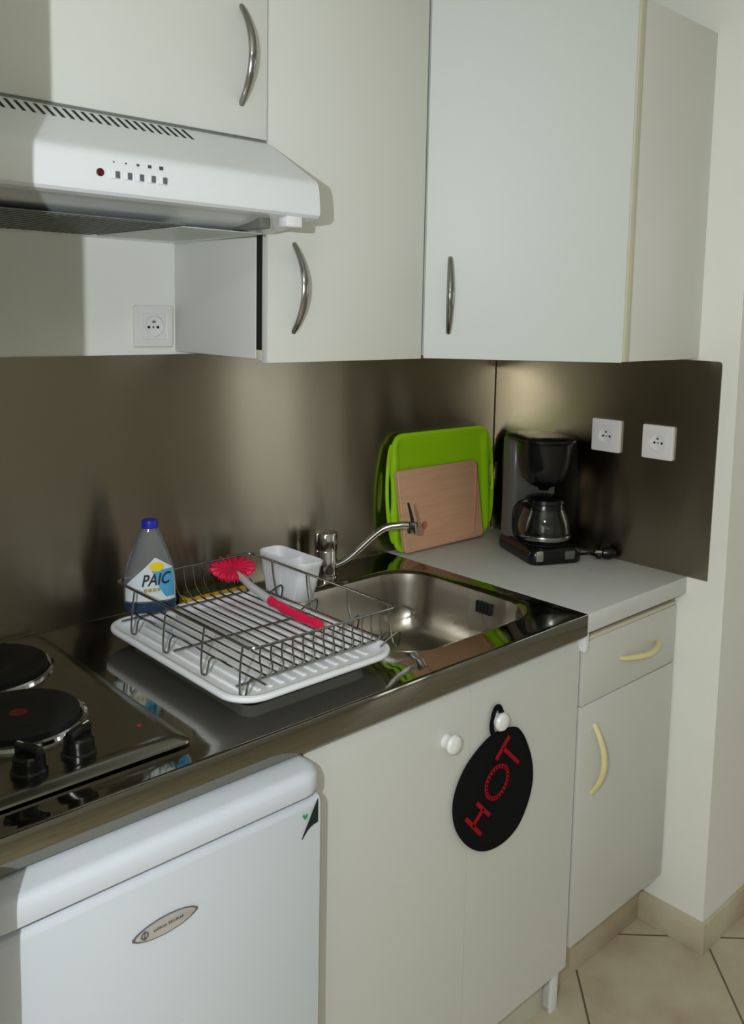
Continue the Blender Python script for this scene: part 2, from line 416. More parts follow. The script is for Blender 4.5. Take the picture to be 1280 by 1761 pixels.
# ------------------------------------------------------------------ sockets
def socket(name, label, mtx, group=None):
    """faces local +z, 80 mm plate"""
    loc = mtx.translation
    t = thing(name, label, 'wall socket', loc, group)
    loops = [at_z(rr(0, 0, .080, .080, .004), 0), at_z(rr(0, 0, .080, .080, .004), .0075), at_z(rr(0, 0, .077, .077, .0035), .009),
             at_z(rr(0, 0, .052, .052, .003), .0095), at_z(rr(0, 0, .050, .050, .003), .0088), at_z(rr(0, 0, .049, .049, .003), .0105),
             at_z(circ(0, 0, .0205), .0108), at_z(circ(0, 0, .0198), .004)]
    obj('cover_plate', G().loft(loops, True, True, mtx=mtx), 'socket', t, angle=25)
    for dx in (-.0095, .0095):
        obj('pin_hole', G().lathe([(.0028, .0035), (.0028, .0046)], (dx, -.002, 0), 14, mtx), 'black', t)
    obj('earth_pin', G().lathe([(.0024, .0035), (.0024, .0090), (.0014, .0102)], (0, .0085, 0), 14, mtx), 'wire', t, 'metal earth pin')
    obj('screw', G().lathe([(.002, .0035), (.002, .0045)], (0, -.002, 0), 12, mtx), 'btn_dark', t)
    return t
mr = lambda y, z: frame(Vector((-.0031, y, z)), (0, -1, 0), (0, 0, 1), (-1, 0, 0))
s1 = socket('wall_socket', 'left one of two white sockets on the steel, nearer the coffee maker', mr(-.3675, 1.196), 'sockets on the steel splashback')
s2 = copy_tree(s1); s2.location = (-.0031, -.5095, 1.196); s2['label'] = 'right one of two white sockets on the steel, nearer the wall edge'
socket('wall_socket', 'white socket on the white wall under the extractor hood', frame(Vector((-1.0325, -.0003, 1.449)), (1, 0, 0), (0, 0, 1), (0, -1, 0)))

# ------------------------------------------------------------------ base cabinets
YB = -.580
t = thing('sink_cabinet', 'white two-door base cabinet under the steel sink, between fridge and drawer cabinet', 'cabinet', (-.74, -.3, 0))
g = G(); g.box(-1.098, -1.082, -.55, -.01, 0.005, .845); g.box(-.408, -.392, -.555, -.01, .0, .845)
g.box(-1.082, -.408, -.55, -.01, .115, .131); g.box(-1.082, -.408, -.02, -.01, .131, .7)
obj('carcass', g, 'base_cab', t)
obj('foot', G().box(-.416, -.3925, -.562, -.5552, .0, .112, .001), 'white', t, 'white foot at the right end of the toe kick')
obj('toe_kick', G().box(-1.08, -.418, -.540, -.524, 0, .105), 'plinth', t, 'recessed pale toe kick board')
dprof = [(YB, .108), (YB, .795), (YB + .0015, .806), (YB + .006, .822), (YB + .0125, .836), (YB + .017, .8425), (YB + .022, .8445), (YB + .028, .8445), (YB + .028, .108)]
for (x0, x1, kx) in ((-1.098, -.7274, -.790), (-.7266, -.394, -.660)):
    d = obj('door', G().prism(dprof, 'x', x0, x1), 'base_cab', t, angle=40)
    kn = frame(Vector((kx, YB, .7455)), (1, 0, 0), (0, 0, 1), (0, -1, 0))
    obj('knob', G().lathe([(.0135, -.001), (.0118, .005), (.0130, .011), (.0165, .0145), (.0172, .0185), (.0145, .023), (.0075, .0258), (.001, .0262)], n=28, mtx=kn), 'white', d, 'round white knob')
obj('corner_block', G().box(-.3935, -.3815, -.592, -.571, .806, .8445, .0015), 'white', t, 'small white block at the top right corner')

t = thing('drawer_cabinet', 'narrow base cabinet with cream handles against the right wall, below the coffee maker', 'cabinet', (-.19, -.3, .1))
g = G(); g.box(-.380, -.366, -.555, -.01, .12, .848); g.box(-.018, -.0035, -.555, -.01, .12, .848)
g.box(-.366, -.018, -.555, -.01, .12, .138); g.box(-.366, -.018, -.56, -.54, .665, .683); g.box(-.366, -.018, -.02, -.01, .138, .8)
obj('carcass', g, 'base_cab', t)
d = obj('drawer', G().box(-.3808, -.0045, YB, -.561, .6825, .820, .0015), 'base_cab', t)
obj('drawer_edge', G().box(-.380, -.0045, YB + .001, -.5605, .8202, .829, .002), 'cream', d, 'cream edging along the top of the drawer')
P, R = bow((-.240, YB, .750), (-.078, YB, .750), (0, -1, -.12), .026, .0055, .0065)
obj('handle', G().tube(P, R, 10, flat=1.1), 'cream_handle', d, 'cream bow handle, horizontal')
d = obj('door', G().box(-.3808, -.0045, YB, -.561, .143, .6795, .0015), 'base_cab', t)
P, R = bow((-.327, YB, .473), (-.327, YB, .628), (0, -1, 0), .030, .0055, .0065)
obj('handle', G().tube(P, R, 10, flat=1.1), 'cream_handle', d, 'cream bow handle, vertical')

o = obj('laminate_worktop', G().box(-.3975, -.0005, -.600, -.0005, .8505, H, .002), 'laminate')
tag(o, 'short grey laminate worktop in the corner under the coffee maker', 'worktop')

# ------------------------------------------------------------------ stainless sink unit
t = thing('sink_unit', 'polished stainless steel worktop with a sink bowl at its right end', 'sink', (-1.0, -.3, .846))
def ol(inset, z): return at_z(rr(-1.0, -.3004, 1.2036 - 2 * inset, .5998 - 2 * inset, max(.004 - inset, .0012)), z)
BX, BY, BW, BD = -.640, -.315, .405, .400
bl = lambda ins, r, z: at_z(rr(BX, BY, BW - 2 * ins, BD - 2 * ins, r), z)
top = [ol(.012, .8462), ol(0, .8462), ol(0, H - .0030), ol(.0008, H - .0008), ol(.003, H), ol(.009, H - .0004), ol(.014, H - .0022),
       bl(-.012, .112, H - .0022), bl(-.004, .104, H - .0035), bl(.002, .098, H - .009)]
obj('worktop', G().loft(top, False, False), 'worktop', t, angle=50)
bas = [bl(.002, .098, H - .009), bl(.006, .094, H - .03), bl(.012, .090, H - .09), bl(.020, .084, H - .125), bl(.034, .075, H - .143), bl(.06, .06, H - .150), at_z(circ(BX + .02, BY + .06, .045), H - .153), at_z(circ(BX + .02, BY + .06, .040), H - .156)]
bo = obj('sink_bowl', G().loft(bas, False, True), 'basin', t, 'satin steel sink bowl', angle=60)
g = G()
for k in range(5):
    g.box(BX + BW / 2 - .0135, BX + BW / 2 - .0045, BY - .068 + k * .009, BY - .064 + k * .009, H - .052, H - .026, .0015)
obj('overflow_slots', g, 'dark', bo, 'dark overflow slots')
obj('drain', G().lathe([(.038, 0), (.038, .002), (.03, .003), (.01, .0015)], (BX + .02, BY + .06, H - .1555), 28), 'chrome', bo)
t = thing('faucet', 'chrome mixer tap with a slanting spout behind the sink bowl', 'faucet', (-.637, -.054, H - .0022))
c0 = Vector((-.637, -.054, H - .0022))
obj('body', G().lathe([(.029, 0), (.029, .004), (.0255, .006), (.0255, .060), (.0245, .062), (.0255, .064), (.0262, .098), (.0245, .101), (.012, .1025)], c0, 36), 'chrome', t)
e = Vector((-.487, -.172, H + .110))
P = smooth_open([tuple(c0 + Vector((.012, -.012, .022))), tuple(c0 + Vector((.040, -.034, .041))), (-.540, -.128, H + .101), (-.508, -.155, H + .1135), tuple(e + Vector((0, 0, .004)))], 6)
obj('spout', G().tube(P, [.0085] * len(P), 14), 'chrome', t)
ae = obj('aerator', G().lathe([(.011, -.014), (.012, -.012), (.012, .010), (.0095, .0125)], e + Vector((.004, -.003, 0)), 24), 'chrome', t)
P = smooth_open([tuple(e + Vector((.004, -.003, .011))), tuple(e + Vector((.001, 0, .030))), tuple(e + Vector((-.005, .004, .056)))], 5)
obj('lever', G().tube(P, [.0042, .0042, .004, .004, .0036, .0034, .0032, .003, .0028, .0026, .0022], 8), 'dark', t, 'thin dark lever on the spout end')

# ------------------------------------------------------------------ hob
t = thing('electric_hob', 'stainless steel hob plate with two black hotplates at the left end', 'hob', (-1.43, -.28, H))
hl = lambda ins, z: at_z(rr(-1.4315, -.281, .328 - 2 * ins, .525 - 2 * ins, .012), z)
obj('hob_panel', G().loft([hl(0, H + .0001), hl(.001, H + .003), hl(.010, H + .007), hl(.022, H + .0085), hl(.028, H + .0068), hl(.034, H + .006)], True, True), 'hob', t, angle=40)
for (cx, cy, R_) in ((-1.405, -.137, .104), (-1.428, -.341, .092)):
    hp_ = obj('hotplate', G().lathe([(R_ - .010, 0), (R_ - .010, .013), (R_ - .014, .0155), (R_ * .45, .0152), (R_ * .42, .0145), (R_ * .15, .0145)], (cx, cy, H + .0058), 56), 'blackmatte', t)
    obj('trim_ring', G().lathe([(R_ + .002, 0), (R_, .005), (R_ - .004, .007), (R_ - .009, .005), (R_ - .0095, .001)], (cx, cy, H + .0058), 56, None, False, False), 'chrome', hp_, 'bright metal rim')
    if R_ < .1:
        obj('plate_mark', G().lathe([(.012, 0), (.012, .0005)], (cx, cy, H + .0201), 24), 'reddot', hp_, 'red spot at the centre')
for (kx, ky, a) in ((-1.403, -.482, .5), (-1.470, -.487, 1.9)):
    kb = obj('control_knob', G().lathe([(.023, 0), (.023, .004), (.0205, .006), (.0195, .022), (.017, .025), (.005, .0258)], (kx, ky, H + .006), 28), 'blackplastic', t)
    m4 = frame(Vector((kx, ky, H + .006)), (math.cos(a), math.sin(a), 0), (-math.sin(a), math.cos(a), 0), (0, 0, 1))
    obj('grip', G().box(-.020, .020, -.006, .006, .02, .036, .002, mtx=m4), 'blackplastic', kb)
    obj('pointer', G().box(.010, .0203, -.001, .001, .030, .0364, mtx=m4), 'white', kb, 'white pointer line')
obj('indicator_light', G().lathe([(.004, 0), (.003, .0015)], (-1.306, -.462, H + .006), 14), 'reddot', t, 'small red indicator')

# ------------------------------------------------------------------ fridge
t = thing('fridge', 'small white undercounter fridge with a silver badge below the hob', 'fridge', (-1.35, -.32, 0))
obj('body', G().box(-1.590, -1.112, -.588, -.03, .02, .806, .004), 'fridge', t)
for x in (-1.56, -1.14):
    for y in (-.56, -.08): obj('foot', G().lathe([(.018, 0), (.018, .02)], (x, y, 0), 16), 'black', t)
lid = lambda ins, z: at_z(rr(-1.3535, -.337, .481 - 2 * ins, .620 - 2 * ins, .035), z)
obj('top_panel', G().loft([lid(.006, .8062), lid(.001, .808), lid(0, .814), lid(0, .828), lid(.002, .835), lid(.007, .8395), lid(.014, .841)]), 'fridge', t, angle=60)
dp = [(-.590, .05), (-.624, .05), (-.632, .054), (-.636, .062), (-.637, .40), (-.636, .784), (-.633, .791), (-.626, .795), (-.610, .7955), (-.590, .7955)]
dr = obj('door', G().prism(dp, 'x', -1.588, -1.1145, .0015), 'fridge', t, angle=50)
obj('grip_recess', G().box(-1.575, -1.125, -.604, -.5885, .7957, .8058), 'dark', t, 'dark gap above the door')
# badge
cx, cz, a_, b_ = -1.3635, .7185, .0440, .0118
ang = math.radians(1.5)
mb = frame(Vector((cx, -.6368, cz)), (math.cos(ang), 0, math.sin(ang)), (-math.sin(ang), 0, math.cos(ang)), (0, -1, 0))
def lens_loop(s, z, n=40):
    P = []
    for i in range(n):
        t_ = 2 * PI * i / n; c_, s_ = math.cos(t_), math.sin(t_)
        P.append((a_ * s * c_, b_ * s * math.copysign(abs(s_) ** 1.25, s_), z))
    return P
bd = obj('badge', G().loft([lens_loop(1, 0), lens_loop(1, .0012), lens_loop(.95, .002)], mtx=mb), 'badge', dr, 'silver oval maker badge')
gb = G()
gb.loft([lens_loop(1.02, .0004), lens_loop(1.02, .0022), lens_loop(.955, .0022), lens_loop(.955, .0015)], False, False, mtx=mb)
gb.lathe([(.0052, .001), (.0052, .0026), (.0033, .0026), (.0033, .001)], (-.029, 0, 0), 20, mb, False, False)
gb.box(-.0007, .0007, -.0062, .0062, .0015, .0027, mtx=mb @ Matrix.Translation((-.029, 0, 0)))
random.seed(3)
x = -.017
for wlen in (7, 8):
    for k in range(wlen):
        hh = random.choice((.0021, .0021, .0028)); gb.box(x, x + .0009, -.0017, -.0017 + hh * 1.4, .0015, .0026, mtx=mb)
        if random.random() < .6: gb.box(x, x + .0021, -.0017 + hh * .6, -.0010 + hh * .6, .0015, .0026, mtx=mb)
        x += .00265
    x += .0022
for sx in (-1, 1): gb.box(sx * .0435 - .0016, sx * .0435 + .0016, -.0018, .0018, 0, .0026, .0005, mtx=mb)
obj('badge_print', gb, 'badge_dark', bd, 'dark rim and lettering of the badge')
# corner sticker
yk = -.6372
stk = obj('sticker', G().prism([(-1.1215, .792), (-1.1215, .757), (-1.1285, .7565), (-1.1345, .7545), (-1.1405, .7505), (-1.1495, .741)], 'y', yk - .0012, yk + .0004), 'sticker_black', dr, 'black corner sticker')
obj('tick_mark', G().prism([(-1.1485, .7755), (-1.1465, .7775), (-1.1445, .7725), (-1.1405, .7765), (-1.1400, .7735), (-1.1445, .7685)], 'y', yk - .0012, yk + .0004), 'sticker_green', dr, 'small green tick mark')

# ------------------------------------------------------------------ dish tray and rack
o = G()
TX, TY, TW, TD = -1.026, -.3165, .330, .448
tl = lambda ins, z, r=.055: at_z(rr(TX, TY, TW - 2 * ins, TD - 2 * ins, max(r - ins, .02), 10), z)
zb = H + .0005
o.loft([tl(.046, zb), tl(.042, zb + .008), tl(.014, zb + .013), tl(.002, zb + .019), tl(0, zb + .023), tl(.001, zb + .027), tl(.005, zb + .0285), tl(.010, zb + .0275), tl(.017, zb + .019), tl(.026, zb + .016), tl(.03, zb + .0155)])
for i in range(12):
    x = TX - .121 + i * .022
    o.box(x - .004, x + .004, TY - .18, TY + .18, zb + .013, zb + .0178, .0015)
tag(obj('drip_tray', o, 'tray', angle=45), 'white ribbed plastic drip tray under the wire dish rack', 'drip tray')

t = thing('dish_rack', 'steel wire dish rack standing on the white drip tray', 'dish rack', (TX, -.3, zb + .016))
zr, zf = H + .0945, H + .033
RX0, RX1, RY0, RY1 = -1.153, -.857, -.517, -.080
obj('top_rim', G().tube([(x, y, zr) for x, y in rr((RX0 + RX1) / 2, (RY0 + RY1) / 2, RX1 - RX0, RY1 - RY0, .012, 5)], .0024, 8, True), 'wire', t)
fx0, fx1, fy0, fy1 = -1.163, -.872, -.498, -.105
for y in (-.485, -.30, -.115):
    obj('cross_bar', G().tube([(fx0 + .004, y, zf - .004), (fx1 - .004, y, zf - .004)], .0021, 8), 'wire', t)
n_w = 14
for i in range(n_w):
    x = RX0 + .016 + i * (RX1 - RX0 - .032) / (n_w - 1)
    P = smooth_open([(x, RY0 + .001, zr), (x, RY0 + .003, zr - .020), (x + .004, RY0 + .004, zf + .020), (x + .008, RY0 + .020, zf + .004), (x + .008, RY0 + .045, zf), (x + .008, -.30, zf), (x + .008, RY1 - .045, zf), (x + .008, RY1 - .018, zf + .006), (x + .003, RY1 - .006, zf + .025), (x, RY1 - .001, zr)], 4)
    obj('wire', G().tube(P, .0015, 6), 'wire', t)
for sx in (0, 1):
    X = RX0 if sx == 0 else RX1
    xo = -.012 if sx == 0 else .006
    for y in (-.157, -.269, -.389, -.497):
        P = smooth_open([(X, y + .004, zr), (X + xo * .5, y + .002, zr - .035), (X + xo, y - .006, H + .026), (X + xo + .002, y - .011, H + .021), (X + xo + .004, y - .016, H + .025), (X + xo * .4, y - .024, zf + .018), (X + (.030 if sx == 0 else -.030), y - .012, zf - .004)], 4)
        obj('side_loop', G().tube(P, .0018, 6), 'wire', t)

# soap bottle
bc = Vector((-1.096, -.1015, zf + .0016)); bn = Vector((-.44, -.898, 0)).normalized(); bx = Vector((-bn.y, bn.x, 0)); bx = bx if bx.x > 0 else -bx
bm_ = frame(bc, bx, -bn, (0, 0, 1))
secs = [(0, .080, .046), (.004, .090, .054), (.02, .0945, .057), (.05, .0945, .057), (.075, .089, .054), (.095, .078, .049), (.115, .063, .042), (.132, .049, .036), (.146, .0385, .032), (.152, .031, .029), (.156, .027, .027)]
def sec(z):
    for (z0, w0, d0), (z1, w1, d1) in zip(secs, secs[1:]):
        if z0 <= z <= z1:
            k = (z - z0) / (z1 - z0); return w0 + (w1 - w0) * k, d0 + (d1 - d0) * k
    return secs[-1][1:]
def selp(z, th, off=0.0, e=2.5):
    w, d = sec(z); c_, s_ = math.cos(th), math.sin(th)
    return ((w / 2 + off) * math.copysign(abs(c_) ** (2 / e), c_), (d / 2 + off) * math.copysign(abs(s_) ** (2 / e), s_), z)
def front_y(u, z, off):
    w, d = sec(z); q = min(abs(u) / (w / 2), .999); return -(d / 2) * (1 - q ** 2.5) ** (1 / 2.5) - off
t = thing('soap_bottle', 'clear washing-up liquid bottle with blue cap in the dish rack', 'bottle', bc)
zs = [0, .004, .01, .02, .035, .05, .0625, .075, .085, .095, .105, .115, .124, .132, .139, .146, .152, .156]
obj('bottle_body', G().loft([[selp(z, 2 * PI * i / 40) for i in range(40)] for z in zs], mtx=bm_), 'bottle', t, angle=60)
obj('bottle_base', G().loft([[selp(z, 2 * PI * i / 40, .0007) for i in range(40)] for z in (.0005, .004, .01, .018, .021)], mtx=bm_), 'bottle_base', t, 'dark blue lower band', angle=60)
obj('cap', G().lathe([(.0150, .1555), (.0150, .166), (.0142, .1695), (.0105, .1715), (.003, .172)], n=28, mtx=bm_), 'cap', t, 'blue cap')
def patch(ufun, n=24, m=14, off=.0009, th=.0006):
    g = G(); b = bmesh.new(); rows = []
    for j in range(m + 1):
        row = []
        for i in range(n + 1):
            u, z = ufun(i / n, j / m); row.append(b.verts.new((u, front_y(u, z, off), z)))
        rows.append(row)
    for j in range(m):
        for i in range(n): b.faces.new((rows[j][i], rows[j][i + 1], rows[j + 1][i + 1], rows[j + 1][i]))
    bmesh.ops.recalc_face_normals(b, faces=b.faces)
    return g.add(b, bm_)
def label_shape(a, c):
    zt = .052 + .052 * min(1, a / .62) ** .8 - .02 * max(0, (a - .62) / .38) ** 1.3
    z = .024 + (zt - .024) * c
    w, _ = sec(z); return (-.47 + .94 * a) * w * .985, z
lb = obj('label', patch(label_shape), 'label_white', t, 'white and blue printed label')
def blue_shape(a, c):
    z = .030 + .052 * a; w, _ = sec(z)
    u0 = .012 + .020 * (1 - a) ** 2 - .004; u1 = .455 * w
    if a > .75: u0 = u0 * (1 - (a - .75) * 3.2)
    return u0 + (u1 - u0) * c, z
obj('label_panel', patch(blue_shape, 20, 10, .0014), 'label_blue', lb, 'light blue side of the label')
def lemon_shape(a, c):
    th = 2 * PI * a; return .011 + .0135 * c * math.cos(th), .0875 + .0085 * c * math.sin(th)
obj('label_lemon', patch(lemon_shape, 28, 5, .0019), 'label_yellow', lb, 'yellow blob on the label')
def text_part(txt, size, u0, z0, slant, m, parent, label, off=.0021, shear=0.25, sx=1.0, bold=.0):
    cu = bpy.data.curves.new('lettering', 'FONT'); cu.body = txt; cu.size = size; cu.shear = shear; cu.extrude = 0.0; cu.offset = bold
    cu.resolution_u = 3
    tmp = bpy.data.objects.new('lettering', cu); C.objects.link(tmp)
    dg = bpy.context.evaluated_depsgraph_get(); dg.update()
    me = bpy.data.meshes.new_from_object(tmp.evaluated_get(dg))
    bpy.data.objects.remove(tmp); bpy.data.curves.remove(cu)
    b = bmesh.new(); b.from_mesh(me); bpy.data.meshes.remove(me)
    bmesh.ops.subdivide_edges(b, edges=[e for e in b.edges if e.calc_length() > size * .25], cuts=2)
    for v in b.verts:
        u = u0 + v.co.x * sx; z = z0 + v.co.y + slant * v.co.x
        v.co = Vector((u, front_y(u, z, off), z))
    g = G(); g.add(b, bm_); return obj('lettering', g, m, parent, label)
text_part('PAIC', .0295, -.0165, .0525, .06, 'label_ink', lb, 'dark brand lettering', sx=.80, bold=.0006)
def gold_shape(c0, w0):
    return lambda a, c: (c0 + w0 * (c - .5), .0415 + .06 * c0 + .0065 * a)
for c0, w0 in ((-.009, .006), (-.001, .007), (.007, .006), (.0145, .005)):
    obj('gold_mark', patch(gold_shape(c0, w0), 3, 4, .0020), 'label_gold', lb, 'small gold print')

# cutlery holder hanging outside the right rim of the rack
hx0, hx1, hy0, hy1 = -.8535, -.797, -.240, -.085
hc = ((hx0 + hx1) / 2, (hy0 + hy1) / 2)
hlp = lambda ins, z, sh=0: at_z(rr(hc[0] + sh, hc[1], hx1 - hx0 - 2 * ins, hy1 - hy0 - 2 * ins - (0.030 if z < H + .05 else 0) * 1, .018), z)
hxx = .002
def hloop(ins, z):
    k = max(0, min(1, (H + .100 - z) / .095)); w = hx1 - hx0 - 2 * ins - .008 * k; d = hy1 - hy0 - 2 * ins - .042 * k
    return at_z(rr(hc[0] + .002 + .006, hc[1] + .004 * k, w, d, max(.018 - ins, .006)), z)
zh = H + .016
g = G().loft([hloop(.006, zh), hloop(.001, zh + .004), hloop(0, zh + .05), hloop(0, H + .090), hloop(-.002, H + .093), hloop(-.002, H + .101), hloop(.000, H + .1025), hloop(.0025, H + .101), hloop(.003, H + .07), hloop(.004, zh + .006)])
g.box(hc[0] - .019, hc[0] + .034, hc[1] - .0012, hc[1] + .0012, zh + .005, H + .094)
tag(obj('cutlery_holder', g, 'holder', angle=45), 'white plastic cutlery holder hooked on the back right of the dish rack', 'cutlery holder')

# dish brush
t = thing('dish_brush', 'pink flower-shaped dish brush with a pale handle lying in the rack', 'dish brush', (-.925, -.25, zf + .002))
hd = Vector((-.918, -.105, H + .081)); hn = Vector((-.11, -.19, .96)).normalized()
hxv = Vector((.72, -.69, 0)); hxv = (hxv - hn * hxv.dot(hn)).normalized(); hyv = hn.cross(hxv)
mh = frame(hd, hxv, hyv, hn)
g = G()
lo = []
for r_, z_, sc in ((.012, -.010, 0), (.030, -.007, .03), (.0425, -.003, .09), (.0435, .001, .10), (.040, .004, .08), (.028, .0045, .03), (.014, .0025, 0), (.004, .002, 0)):
    lo.append([(r_ * (1 + sc * math.cos(16 * 2 * PI * i / 128)) * math.cos(2 * PI * i / 128), r_ * (1 + sc * math.cos(16 * 2 * PI * i / 128)) * math.sin(2 * PI * i / 128), z_ + .0022 * (r_ / .0435) * math.cos(16 * 2 * PI * i / 128)) for i in range(128)])
g.loft(lo, mtx=mh)
hd_o = obj('brush_head', g, 'pink', t, 'pink petal-shaped head', angle=60)
g = G(); random.seed(5)
for i in range(60):
    a = 2 * PI * i / 60; r_ = .026 + .006 * random.random()
    g.tube([(r_ * math.cos(a), r_ * math.sin(a), -.004), (r_ * .95 * math.cos(a), r_ * .95 * math.sin(a), -.016 - .003 * random.random())], [.0014, .0010], 5, mtx=mh)
b_o = obj('bristles', g, 'pink', hd_o); b_o['kind'] = 'stuff'
P = smooth_open([(-.919, -.112, H + .072), (-.925, -.146, H + .0725), (-.933, -.195, H + .066), (-.936, -.262, H + .056)], 6)
obj('handle', G().tube(P, [.0065 + .0025 * i / (len(P) - 1) for i in range(len(P))], 12, flat=.8), 'handle_clear', t, 'pale clear plastic handle')
P = smooth_open([(-.936, -.258, H + .0565), (-.934, -.30, H + .051), (-.928, -.35, H + .045), (-.920, -.392, H + .0415)], 6)
obj('grip', G().tube(P, [.0092 + .0012 * math.sin(i * 1.3) for i in range(len(P))], 12, flat=.8), 'pink', t, 'pink ribbed grip')

# sponge behind the rack
t = thing('sponge', 'yellow sponge lying between the dish rack and the steel splashback', 'sponge', (-.925, -.045, H))
g = G(); n = 28; loops = []
for k, (ins, z) in enumerate(((.003, .0), (0, .003), (0, .019), (.003, .0225))):
    loops.append([(x, y + (.0022 * math.sin(x * 420) if k in (1, 2) else 0), H - .0018 + z) for x, y in rr(-.922, -.040, .142 - 2 * ins, .038 - 2 * ins, .006, 12)])
g.loft(loops); obj('foam', g, 'sponge', t, 'yellow foam')
obj('scouring_layer', G().box(-.990, -.855, -.0575, -.0225, H + .0208, H + .0265, .0015), 'scour', t, 'dark green scouring layer')

# ------------------------------------------------------------------ corner: tray, board, coffee maker
def lean(y_bot, y_top, z0, hgt):
    v = Vector((0, y_top - y_bot, math.sqrt(max(hgt ** 2 - (y_top - y_bot) ** 2, 1e-6)))).normalized()
    nrm = Vector((1, 0, 0)).cross(v); return v, nrm
yb, yt = -.031, -.0145
v, nr = lean(yb, yt, H, .297)
mg = frame(Vector((-.2245, yb, H + .0005)), (1, 0, 0), v, nr)      # local z points to the room (-y)
t = thing('serving_tray', 'bright green plastic tray with side handles leaning on the splashback', 'tray', (-.2245, yb, H))
W_, Hh = .356, .297
tp = [(u, w + Hh / 2) for u, w in rr(0, 0, W_, Hh, .034, 8)]
def gl(ins, z): return at_z([(u, w + Hh / 2) for u, w in rr(0, 0, W_ - 2 * ins, Hh - 2 * ins, max(.034 - ins, .012), 8)], z)
obj('tray_panel', G().loft([gl(.004, -.004), gl(0, -.002), gl(0, .004), gl(.003, .006), gl(.010, .006), gl(.022, .001), gl(.026, -.0005)], mtx=mg), 'green', t, angle=50)
for sgn, sh in ((-1, .050), (1, .036)):
    def oval(a, b, u0, v0, e, z, n=48):
        out = []
        for i in range(n):
            th = 2 * PI * i / n; c_, s_ = math.cos(th), math.sin(th)
            out.append((sgn * u0 + sgn * a * math.copysign(abs(c_) ** (2 / e), c_), v0 + b * math.copysign(abs(s_) ** (2 / e), s_), z))
        return out
    u0 = W_ / 2 + .003; us = W_ / 2 + .0095
    loops = [oval(.0064, sh, us, .152, 2.6, -.003), oval(.020, .122, u0, .150, 1.7, -.003), oval(.0215, .124, u0, .150, 1.7, 0), oval(.020, .122, u0, .150, 1.7, .0035), oval(.0078, sh + .0015, us, .152, 2.6, .0045), oval(.0064, sh, us, .152, 2.6, .003), oval(.0064, sh, us, .152, 2.6, -.003)]
    obj('side_handle', G().loft(loops, False, False, mtx=mg), 'green', t, angle=60)
yb2, yt2 = -.0555, -.0395
v2, nr2 = lean(yb2, yt2, H, .207)
ms = Matrix.Rotation(math.radians(1.2), 4, 'Z')
mbd = frame(Vector((-.2365, yb2, H + .0040)), (1, 0, 0), v2, nr2)
t = thing('cutting_board', 'small wooden cutting board leaning on the green tray', 'cutting board', (-.2365, yb2, H))
def trap(ins, z):                                                   # slightly wider at the top
    return [(u * (1 + .0 * w), w, z) for u, w in [(a + (b + .1035) * -.10, b + .1035) for a, b in rr(-.004, 0, .292 - 2 * ins, .207 - 2 * ins, .010, 6)]]
obj('board', G().loft([trap(.002, -.012), trap(0, -.010), trap(0, .000), trap(.002, .002)], mtx=mbd), 'wood', t, angle=40)
obj('juice_groove', G().tube([(.118, .196, .0019), (.113, .12, .0019), (.102, .02, .0019)], [.0030, .0034, .0030], 8, mtx=mbd), 'groove', t, 'reddish groove along the right edge')
obj('aerator_shadow', G().lathe([(.0105, .001), (.0105, .0026)], (-.083, .062, 0), 20, mbd), 'groove', t, 'painted shadow of the tap aerator')  # cast shadow of the aerator, painted on as a brown disc

cf = Vector((-.1585, -.347, H + .0005)); cr_ = Vector((.905, -.427, 0)).normalized(); cb_ = Vector((.427, .905, 0)).normalized()
mc = frame(cf, cr_, cb_, (0, 0, 1))
t = thing('coffee_maker', 'black filter coffee maker on the grey worktop in the corner', 'coffee maker', cf)
obj('base', G().loft([at_z(rr(0, .100, .140 - 2 * i_, .200 - 2 * i_, .022), z) for i_, z in ((.003, 0), (0, .004), (0, .028), (.004, .036), (.010, .039))], mtx=mc), 'blackplastic', t, angle=50)
obj('hot_plate', G().lathe([(.058, .038), (.058, .0405), (.052, .0415), (.02, .0415)], (0, .078, 0), 40, mc), 'blackmatte', t)
obj('switch', G().box(.018, .044, -.0035, .002, .012, .032, .0015, mtx=mc), 'greyplastic', t, 'grey rocker switch')
obj('front_highlight', G().box(-.058, -.040, -.0025, .002, .010, .036, .002, mtx=mc), 'chrome', t, 'chrome plate standing in for a highlight on the base')  # highlight on the glossy base, put in as a chrome plate
obj('water_tank', G().loft([at_z(rr(0, .167, .132 - 2 * i_, .066 - 2 * i_, .02), z) for i_, z in ((0, .036), (.001, .20), (.0, .284), (.003, .288))], mtx=mc), 'greyplastic', t, 'smoky grey water tank', angle=50)
obj('lid', G().loft([at_z(rr(0, .112, .142 - 2 * i_, .184 - 2 * i_, .055), z) for i_, z in ((.004, .286), (0, .289), (0, .295), (.006, .299), (.03, .301))], mtx=mc), 'blackplastic', t, angle=50)
obj('filter_basket', G().lathe([(.012, .166), (.014, .172), (.036, .180), (.054, .198), (.064, .228), (.068, .262), (.069, .286)], (0, .088, 0), 44, mc), 'blackplastic', t, angle=60)
obj('basket_latch', G().box(-.008, .004, .0205, .026, .262, .275, .002, mtx=mc), 'chrome', t, 'small bright latch')
P = [tuple(mc @ Vector(p)) for p in ((.066, .16, .012), (.082, .155, .006), (.095, .12, .004), (.104, .085, .0035))] + [(-.050, -.330, H + .0035), (-.022, -.345, H + .0035), (-.030, -.372, H + .004), (-.045, -.383, H + .006), (-.030, -.395, H + .010), (-.020, -.398, H + .012)]
cd = obj('power_cord', G().tube(smooth_open(P, 6), .0032, 8), 'blackplastic', t)
mp_ = frame(Vector((-.0215, -.398, H + .016)), Vector((.45, -.89, 0)).normalized(), Vector((.89, .45, 0)).normalized(), (0, 0, 1))
